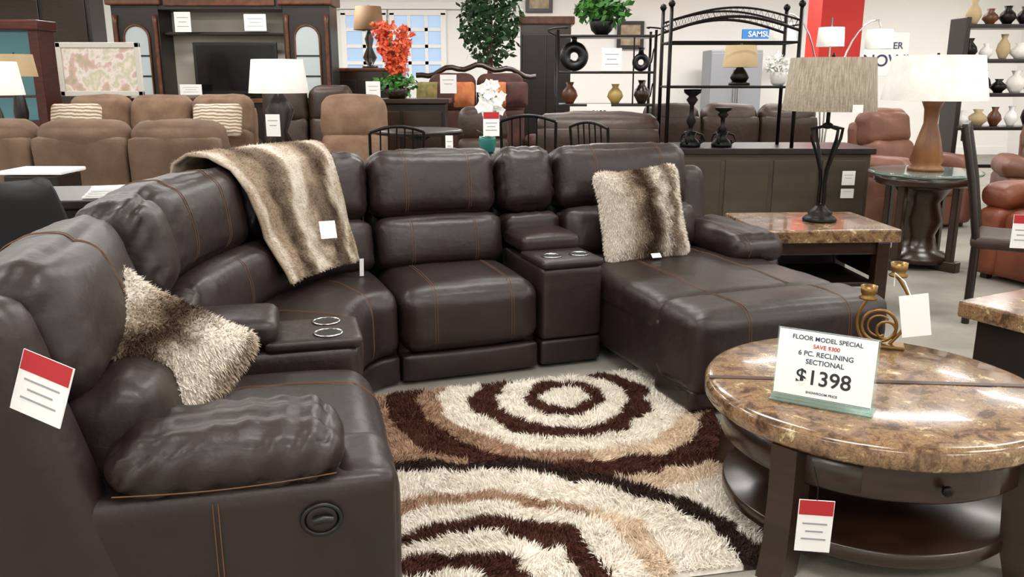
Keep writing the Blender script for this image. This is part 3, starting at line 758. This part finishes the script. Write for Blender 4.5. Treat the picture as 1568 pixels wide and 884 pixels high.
box(TV, 'bezel', (0, 0, .40), (1.16, .05, .70), BLACKPL, .01); box(TV, 'screen', (0, -.027, .405), (1.08, .004, .61), SCREEN, 0); box(TV, 'stand_foot', (0, 0, .01), (.4, .2, .02), BLACKPL); box(TV, 'neck', (0, 0, .05), (.08, .04, .1), BLACKPL)
card('tv_price_card', (-3.5, 12.1, 2.16), .3, .22, 0); card('console_price_card', (-4.4, 11.95, 1.27), .3, .14, 0); card('shelf_card', (-4.45, 12.0, 2.16), .22, .26)
PA = bpy.data.materials.new('landscape_canvas'); PA.use_nodes = True
nt = PA.node_tree; b = nt.nodes['Principled BSDF']; b.inputs['Roughness'].default_value = .4
tc = nt.nodes.new('ShaderNodeTexCoord'); n1 = nt.nodes.new('ShaderNodeTexNoise'); n1.inputs['Scale'].default_value = 5; n1.inputs['Detail'].default_value = 5
cr = nt.nodes.new('ShaderNodeValToRGB'); e = cr.color_ramp.elements; e[0].position = .3; e[0].color = (*lin('#9aa874'), 1); e[1].position = .7; e[1].color = (*lin('#f0e6d6'), 1)
for p_, c_ in ((.45, '#d9b9b0'), (.5, '#f2e8e2'), (.58, '#cfcbae')): x_ = e.new(p_); x_.color = (*lin(c_), 1)
nt.links.new(tc.outputs['Object'], n1.inputs[0]); nt.links.new(n1.outputs[0], cr.inputs[0]); nt.links.new(cr.outputs[0], b.inputs['Base Color'])
PG = group('framed_landscape_painting', (-4.74, 10.1, 1.22))
box(PG, 'canvas', (0, 0, .30), (.84, .02, .50), PA, 0); SIL = mat('silver_frame', '#d6d2c9', .4, .1)
for nm, c_, s_ in (('frame_top', (0, -.01, .57), (.96, .04, .06)), ('frame_bottom', (0, -.01, .03), (.96, .04, .06)), ('frame_left', (-.45, -.01, .30), (.06, .04, .60)), ('frame_right', (.45, -.01, .30), (.06, .04, .60))): box(PG, nm, c_, s_, SIL)
for s in (-1, 1): tube(PG, 'easel_leg_%d' % s, [(s*.1, .05, .6), (s*.38, .02, -1.22)], .02, WOOD)
tube(PG, 'easel_back_leg', [(0, .05, .6), (0, .45, -1.22)], .02, WOOD)
CB = group('cherry_display_cabinet', (-6.35, 11.0, 0))
for s in (-1, 1): box(CB, 'post_%d' % s, (s*.5, 0, 1.0), (.12, .4, 2.0), CHERRY)
box(CB, 'crown', (0, -.02, 2.05), (1.2, .48, .12), CHERRY, .02); box(CB, 'base', (0, 0, .45), (.9, .4, .9), CHERRY); box(CB, 'mirror', (0, .02, 1.45), (.88, .02, 1.1), mat('mirror_glass', '#5f8a92', .1, .7), 0)
for z in (1.2, 1.55): box(CB, 'shelf', (0, -.05, z), (.88, .25, .025), CHERRY)
BA = group('black_armoire', (-6.85, 13.2, 0)); box(BA, 'carcass', (0, 0, 1.35), (1.4, .5, 2.7), WOOD2, .02); box(BA, 'cornice', (0, -.03, 2.75), (1.5, .6, .12), WOOD2, .02)
for j in (-1, 1): box(BA, 'door', (j*.34, -.26, 1.35), (.62, .02, 2.4), WOOD, .01)
DC = group('dark_wood_chest', (-2.35, 13.6, 0))
box(DC, 'chest_body', (0, 0, .78), (1.35, .5, 1.5), WOOD); box(DC, 'chest_top', (0, 0, 1.55), (1.45, .58, .05), BRONZ, .015)
for k in range(3):
    for j in (-1, 1): box(DC, 'drawer', (j*.33, -.255, .35+k*.43), (.6, .02, .38), WOOD2, .01); lathe(DC, 'knob', (j*.33, -.265, .35+k*.43), [(.01, 0), (.02, .02), (.005, .03)], GOLD, 14, rot=(R(90), 0, 0))
lamp('table_lamp', (-2.18, 13.5, 1.576), .90, .23, .34, WOOD, mat('tan_silk_shade', '#7c5c3a', .7), [(.12, 0), (.12, .03), (.04, .06), (.11, .25), (.04, .5), (.07, .7), (.02, .9), (.02, 1)])

GLO = mat('daylight_pane', '#9db6d2', .2, emit=.55)
def window(n, x, z, w, h, cols, rows):
    g = group('window_%d' % n, (x, 16.46, z))
    box(g, 'pane', (0, .02, 0), (w, .02, h), GLO, 0)
    for nm, c_, s_ in (('frame_top', (0, 0, h/2), (w+.12, .06, .1)), ('frame_bottom', (0, 0, -h/2), (w+.12, .06, .1)), ('frame_l', (-w/2, 0, 0), (.1, .06, h)), ('frame_r', (w/2, 0, 0), (.1, .06, h))): box(g, nm, c_, s_, WHITE)
    for i in range(1, cols): box(g, 'mullion_v%d' % i, (-w/2+w*i/cols, 0, 0), (.06, .04, h), WHITE, 0)
    for i in range(1, rows): box(g, 'mullion_h%d' % i, (0, 0, -h/2+h*i/rows), (w, .04, .06), WHITE, 0)
window(1, -2.75, 2.0, .75, 1.2, 2, 4); window(2, -1.75, 2.0, .95, 1.2, 3, 4)
box(None, 'trim_window', (-2.15, 16.44, 2.72), (2.5, .08, .12), WHITE)

def foliage(g, name, c, rad, num, m, size, seed, droop=0):
    rnd = random.Random(seed); bm = bmesh.new()
    for i in range(num):
        while True:
            q = Vector((rnd.uniform(-1, 1), rnd.uniform(-1, 1), rnd.uniform(-1, 1)))
            if q.length < 1: break
        ctr = Vector((c[0]+q.x*rad[0], c[1]+q.y*rad[1], c[2]+q.z*rad[2]))
        ax = Vector((rnd.gauss(0, 1), rnd.gauss(0, 1), rnd.gauss(0, .6)-droop)).normalized(); b_ = ax.cross(Vector((rnd.gauss(0, 1), rnd.gauss(0, 1), rnd.gauss(0, 1)))).normalized(); s = size*rnd.uniform(.6, 1.2)
        bm.faces.new([bm.verts.new(ctr), bm.verts.new(ctr+ax*s*.5+b_*s*.28), bm.verts.new(ctr+ax*s), bm.verts.new(ctr+ax*s*.5-b_*s*.28)])
    return addmesh(name, bm, g, m)
FT = group('potted_ficus_tree', (-.32, 12.6, 0))
lathe(FT, 'pot', (0, 0, 0), [(.18, 0), (.24, .4), (.25, .42), (.22, .42), (.001, .38)], WOOD2, 28)
for k in range(3): tube(FT, 'trunk_%d' % k, [(.03*math.cos(k*2+i*.6), .03*math.sin(k*2+i*.6), .35+i*.17) for i in range(12)], .018, BRONZ)
foliage(FT, 'leaves', (0, 0, 2.30), (.44, .42, .74), 1500, LEAF, .12, 4, .4)
SBD = group('dark_sideboard', (-1.2, 9.6, 0)); box(SBD, 'cabinet', (0, 0, .6), (.95, .42, 1.1), WOOD2); box(SBD, 'top', (0, 0, 1.18), (1.05, .5, .05), WOOD)
for j in (-1, 1): box(SBD, 'door', (j*.23, -.215, .6), (.42, .015, .95), WOOD)
OF = group('orange_orchid_arrangement', (-1.27, 9.6, 1.207))
lathe(OF, 'basket', (0, 0, 0), [(.09, 0), (.13, .03), (.14, .1), (.12, .13), (.001, .12)], WOOD, 28)
rnd = random.Random(11); bm = bmesh.new()
for sidx in range(9):
    a = rnd.uniform(0, 6.28); lean_ = rnd.uniform(.08, .27); hh = rnd.uniform(.45, .72)
    pts = [(lean_*math.cos(a)*(t**1.6), lean_*math.sin(a)*(t**1.6), .1+hh*t) for t in [i/8 for i in range(9)]]
    tube(OF, 'stem_%d' % sidx, pts, .006, LEAF2)
    for i in range(40):
        t = rnd.uniform(.3, 1); c = Vector((lean_*math.cos(a)*t**1.6+rnd.gauss(0, .035), lean_*math.sin(a)*t**1.6+rnd.gauss(0, .035), .1+hh*t))
        for k in range(4):
            ax = Vector((rnd.gauss(0, 1), rnd.gauss(0, 1), rnd.gauss(0, 1))).normalized(); b_ = ax.orthogonal().normalized(); s = .055
            bm.faces.new([bm.verts.new(c), bm.verts.new(c+ax*s*.5+b_*s*.4), bm.verts.new(c+ax*s), bm.verts.new(c+ax*s*.5-b_*s*.4)])
addmesh('orange_blooms', bm, OF, ORANGE); foliage(OF, 'green_leaves', (0, 0, .16), (.22, .18, .10), 260, LEAF2, .09, 6)
DT = group('round_dining_table', (-.80, 7.35, 0))
lathe(DT, 'top', (0, 0, .96), [(.36, 0), (.38, .01), (.38, .03), (.36, .04)], WOOD2, 40); lathe(DT, 'column', (0, 0, 0), [(.25, 0), (.2, .05), (.06, .1), (.05, .9), (.15, .96)], WOOD2, 24)

# ---------------------------------------------------------------- etagere with plant
ET = group('iron_etagere_shelf', (.97, 9.2, 0))
for k, (x, y) in enumerate(((-.5, -.18), (.5, -.18), (-.5, .18), (.5, .18))):
    cyl(ET, 'post_%d' % k, (x, y, .95), .016, 1.9, IRON, seg=14)
for k, z in enumerate((.4, .85, 1.15, 1.48, 1.84)): box(ET, 'shelf_%d' % k, (0, 0, z), (1.0, .38, .025), WOOD2)
for s in (-1, 1):
    tube(ET, 'scroll_%d' % s, [(s*(.5+.10*math.sin(i*.5)), -.18, 1.84+.02*i-.0012*i*i) for i in range(12)], .008, IRON)
    for z in (1.3, 1.65): tube(ET, 'side_curl', [(s*.5, -.18+.36*i/10, z+.07*math.sin(i*.628)) for i in range(11)], .007, IRON)
tube(ET, 'divider', [(0.28, -.18, 1.15), (0.28, -.18, 1.84)], .008, IRON)
PP = group('potted_fern', (.93, 9.2, 1.855))
lathe(PP, 'black_pot', (0, 0, 0), [(.06, 0), (.11, .05), (.13, .13), (.12, .15), (.1, .15), (.001, .12)], BLACKPL, 28)
foliage(PP, 'fern_leaves', (0, 0, .26), (.27, .22, .15), 480, LEAF2, .10, 8)
def ringvase(x, z, r1, r2):
    g = group('black_ring_vase', (x, 0, z)); g.parent = ET
    pts = [(r1*math.cos(R(10*i)), 0, r1+r2+r1*math.sin(R(10*i))) for i in range(36)]
    tube(g, 'ring_body', pts, r2, BLACKPL, True); lathe(g, 'neck', (0, 0, 2*r1+r2*1.8), [(.03, 0), (.025, .03), (.04, .06), (.001, .05)], BLACKPL, 20)
ringvase(-.32, 1.493, .095, .055); ringvase(.38, 1.493, .06, .032)
def vase(loc, h, m, name='ceramic_vase', k=1, parent=None):
    g = group(name, loc); lathe(g, 'vase_body', (0, 0, 0), [(.04*k, 0), (.05*k, .02), (.085*k, h*.35), (.07*k, h*.6), (.03*k, h*.82), (.045*k, h), (.035*k, h), (.001, h*.9)], m, 24); g.parent = parent
vase((-.36, 0, 1.163), .22, BRONZ, parent=ET); vase((.12, 0, 1.163), .2, mat('vase_gold', '#b59a55', .4), parent=ET); vase((.40, 0, 1.163), .24, WOOD, parent=ET)
card('etagere_price_sign', (.90, 8.98, 1.07), .25, .19, 0, txt='$198', lines=0); card('etagere_price_sign', (1.02, 8.98, 1.61), .2, .22, 0)
AM = group('dark_armoire', (.50, 13.4, 0)); box(AM, 'carcass', (0, 0, 1.1), (.75, .6, 2.2), WOOD); box(AM, 'crown', (0, 0, 2.25), (.85, .7, .12), BRONZ, .02)
for j in (-1, 1): box(AM, 'door', (j*.18, -.305, 1.1), (.34, .02, 1.9), WOOD2, .01)
for k, (x, z) in enumerate(((.50, 2.85), (2.2, 2.2))):
    g = group('framed_picture', (x, 16.45, z)); box(g, 'frame', (0, 0, 0), (.5, .05, .5), WOOD2); box(g, 'print', (0, -.03, 0), (.36, .01, .36), mat('sepia_print', '#8d7a62', .6, var=('#b9a88c', 8, (1, 1, 1))), 0)

plain('red_column', (4.9, 13.5, 2.4), (.62, .62, 2.0), mat('red_paint', '#c4281f', .6)); plain('white_column_base', (4.9, 13.5, .7), (.62, .62, 1.4), WHITE)
SGN = group('blue_store_sign', (4.40, 15.4, 2.17)); box(SGN, 'sign_board', (0, 0, 0), (.80, .05, .16), mat('sign_blue', '#2c74b8', .5, emit=.2), .01); text(SGN, 'lettering', 'SAMSUNG', (0, -.03, -.045), .13, WHITE)
SG2 = group('sale_banner', (5.35, 12.6, 1.75)); box(SG2, 'board', (0, 0, 0), (.62, .03, .6), PAPER, .01); text(SG2, 'line_a', 'POWER', (0, -.02, .08), .13, BL); text(SG2, 'line_b', 'NOW!', (0, -.02, -.16), .23, BL)
GD = mat('grey_appliance', '#8b9095', .4)
FR = group('steel_refrigerator', (3.9, 15.6, 0)); box(FR, 'body', (0, 0, .95), (.9, .7, 1.9), GD, .02); box(FR, 'left_door', (-.225, -.36, 1.15), (.44, .03, 1.4), GD, .01); box(FR, 'right_door', (.225, -.36, 1.15), (.44, .03, 1.4), GD, .01)
for s in (-1, 1): tube(FR, 'handle', [(s*.04, -.41, .7), (s*.04, -.41, 1.6)], .015, CHROME)
US = group('black_wall_shelf_unit', (5.3, 9.4, 0))
for x in (-.55, .55): box(US, 'upright', (x, 0, 1.02), (.05, .35, 2.04), WOOD2)
for k, z in enumerate((.5, .9, 1.25, 1.6, 1.95)): box(US, 'shelf_%d' % k, (0, 0, z), (1.1, .36, .04), WOOD2)
rnd = random.Random(21)
for z in (.92, 1.27, 1.62, 1.97):
    for i in range(6): vase((-.45+.18*i, -.05, z), rnd.uniform(.14, .27), rnd.choice((WHITE, SHADEB, IRON, IRON, BRONZ, SHADEW)), name='displayed_vase', k=rnd.uniform(.8, 1.2), parent=US)
DCH = group('dark_wooden_dining_chair', (2.98, 4.95, 0), 60)
for s in (-1, 1):
    tube(DCH, 'back_post_%d' % s, [(s*.2, .2, 0), (s*.2, .2, .5), (s*.21, .26, .85), (s*.22, .33, 1.15)], .022, WOOD2); tube(DCH, 'front_leg_%d' % s, [(s*.2, -.2, 0), (s*.2, -.2, .46)], .022, WOOD2)
cush(DCH, 'seat_pad', (0, 0, .49), (.23, .23, .04), .035, IDW, DKFAB, n=7); box(DCH, 'crest_rail', (0, .33, 1.12), (.44, .03, .10), WOOD2)
for k in range(4): box(DCH, 'slat_%d' % k, (-.12+.08*k, .265, .80), (.035, .02, .6), WOOD2, rot=(R(-12), 0, 0))
card('chair_price_tag', (2.74, 4.5, .62), .1, .18, -15, red=.25)
for x, y, z, w, h in ((-2.2, 7.95, 1.0, .14, .2), (-1.45, 9.1, 1.30, .16, .18), (-.70, 9.6, 1.36, .18, .20), (-.42, 5.75, .98, .05, .14)):
    card('price_card', (x, y, z), w, h, random.uniform(-15, 15), lines=2)

# ---------------------------------------------------------------- camera / world
w = bpy.data.worlds.new('World'); scene.world = w; w.use_nodes = True
w.node_tree.nodes['Background'].inputs[0].default_value = (.9, .93, 1, 1); w.node_tree.nodes['Background'].inputs[1].default_value = .6
cam = bpy.data.cameras.new('camera'); co = bpy.data.objects.new('camera', cam); scene.collection.objects.link(co)
co.location = (0, 0, 1.42); co.rotation_euler = (R(90-13.9), 0, 0); cam.lens = 29.85; cam.sensor_width = 36
cam.clip_end = 100
scene.camera = co
